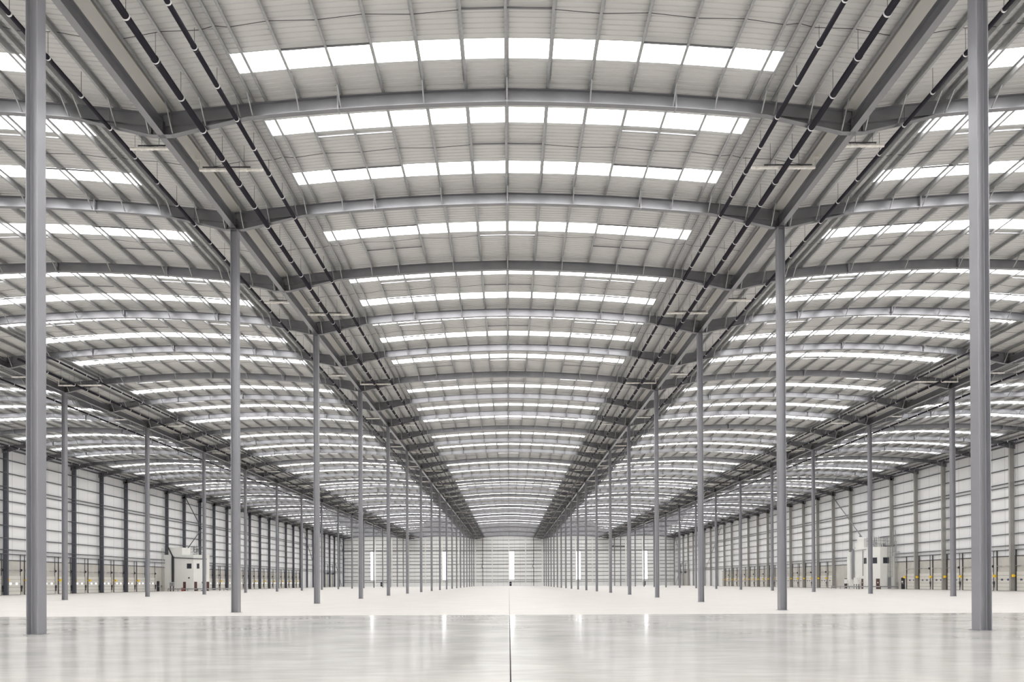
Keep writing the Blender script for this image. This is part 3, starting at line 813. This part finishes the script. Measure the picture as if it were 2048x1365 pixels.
plant(73.4, 134.6, 8.28, 3.6, 1.8, 2.2, 5, 'tangle of pale pipework on the roof of the right office pod', M['column'])
mb = MB(); mb.box(70.45, X5 - .2, 141.05, 142.2, 0, 7.6); put(mb.mesh('stair', M['podwhite']), tr, 'stair_enclosure')
# ladder with cage
t = empty('cage_ladder', (74.2, 133.2, 0)); mb = MB()
for x in (-.25, .25): mb.bar((x, 0, .2), (x, 0, 9.4), .05)
for i in range(30): mb.tube((-.25, 0, .4 + .3 * i), (.25, 0, .4 + .3 * i), .015, 6)
part('ladder', mb.mesh('ladder', M['galv']), t)
mb = MB()
for i in range(8):
    z = 2.4 + i * .95; pts = [(-.3, 0, z), (-.42, -.35, z), (-.25, -.68, z), (.25, -.68, z), (.42, -.35, z), (.3, 0, z)]
    for p, q in zip(pts[:-1], pts[1:]): mb.bar(p, q, .03)
for (x, y) in ((-.42, -.35), (-.25, -.68), (.25, -.68), (.42, -.35), (0, -.68)): mb.bar((x, y, 2.4), (x, y, 9.1), .02)
part('safety_cage', mb.mesh('cage', M['galv']), t)
mb = MB(); mb.box(-.32, .32, -.1, -.04, .1, 2.3); part('access_gate', mb.mesh('gate', M['column']), t)
tag(t, 'galvanised caged ladder fixed to the right office pod', 'ladder', None, 'thing')
# railing on the wall next to the right pod, pipes
mb = MB()
for z in (7.2, 10.6): mb.tube((XC - .5, 132.1, z), (XW, 132.1, z), .04, 6); mb.tube((XC - .5, 131.6, z), (XC - .5, 132.6, z), .04, 6)
for x, y in ((XC - .5, 131.6), (XC - .5, 132.6)): mb.tube((x, y, 6.4), (x, y, 11.3), .05, 8)
mb.tube((XC - .5, 131.6, 11.3), (XC - .5, 132.6, 11.3), .05, 8)
tag(link('wall_pipe', mb.mesh('wp', M['galv'])), 'pair of slim vertical pipes on the right wall beside the pod', 'pipe', None, 'thing')
for s, y in ((-1, 147.9), (1, 132.4)):
    mb = MB()
    for dx in (0, .5): mb.tube((s * (XW - .5), y + dx, 0), (s * (XW - .5), y + dx, 9.3), .045, 8)
    for z in (4.2, 7.5, 9.3): mb.tube((s * (XW - .5), y, z), (s * (XW - .5), y + .5, z), .04, 8)
    mb.box(s * (XW - .42) - .1, s * (XW - .42) + .1, y - .1, y + .2, .9, 1.3)
    tag(link('riser_pipe', mb.mesh('rp', M['galv'])), f'slim vertical riser pipes between {"left" if s < 0 else "right"} office pod and black door', 'pipe', None, 'thing')
# guard rails in front of the pods
def guard(name_lab, pts, m):
    t = empty('guard_rail', (pts[0][0], pts[0][1], 0)); ox, oy = pts[0]
    for (p, q) in zip(pts[:-1], pts[1:]):
        P = Vector((p[0] - ox, p[1] - oy, 0)); Q = Vector((q[0] - ox, q[1] - oy, 0)); n = max(1, int((Q - P).length / 1.8))
        for i in range(n + 1):
            R = P.lerp(Q, i / n); mb = MB(); mb.box(-.06, .06, -.06, .06, 0, .62); part('post', mb.mesh('post', m), t, (R.x, R.y, 0))
        mb = MB(); mb.bar(P + Vector((0, 0, .5)), Q + Vector((0, 0, .5)), .08, .22); part('rail', mb.mesh('railbeam', m), t)
    tag(t, name_lab, 'guard rail', None, 'thing')
guard('pale grey guard rail on posts in front of the left office pod', [(-73.6, 147.3), (-67.2, 147.3), (-64.2, 151.5), (-64.2, 158)], M['galv'])
guard('pale grey guard rail on posts in front of the right office pod', [(75.0, 131.6), (71.6, 131.6), (69.0, 134.6), (69.0, 146)], M['galv'])
# electrical cabinets beside the pods
def cabinet(x, y, w, d, h, z, lab, m):
    t = empty('electrical_cabinet', (x, y, 0)); mb = MB(); mb.box(-w / 2, w / 2, -d / 2, d / 2, z, z + h); part('body', mb.mesh('body', m), t)
    mb = MB(); mb.box(-w / 2 + .06, w / 2 - .06, -d / 2 - .03, -d / 2, z + .06, z + h - .06); dd = part('door', mb.mesh('door', m), t)
    mb = MB(); mb.box(w / 2 - .2, w / 2 - .16, -d / 2 - .06, -d / 2 - .03, z + h * .45, z + h * .6); part('handle', mb.mesh('h', M['dark']), dd)
    mb = MB()
    for xx in (-w / 2 + .08, w / 2 - .08):
        for yy in (-d / 2 + .08, d / 2 - .08): mb.box(xx - .04, xx + .04, yy - .04, yy + .04, 0, z)
    part('stand', mb.mesh('stand', M['dark']), t); tag(t, lab, 'cabinet', None, 'thing')
cabinet(-73.4, 148.6, .8, .4, .8, 1.1, 'grey cabinet on legs at the near corner of the left office pod', M['galv'])
cabinet(-67.4, 150.3, .7, .5, 1.5, .2, 'pale cabinet beside the brown doors of the left office pod', M['podwhite'])
cabinet(70.4, 138.3, .6, 1.1, 1.3, 1.0, 'white cabinet on legs at the inner face of the right office pod', M['podwhite'])
cabinet(70.3, 142.2, .5, .8, .9, 1.1, 'white cabinet on legs at the far corner of the right office pod', M['podwhite'])
mb = MB(); mb.box(-71.5, -71.1, 148.9, 149.2, 0, .75); mb.box(-71.42, -71.18, 148.86, 148.9, .3, .6)
tag(link('fire_point', mb.mesh('fp', M['red'])), 'red fire point box standing against the left office pod', 'fire point', None, 'thing')
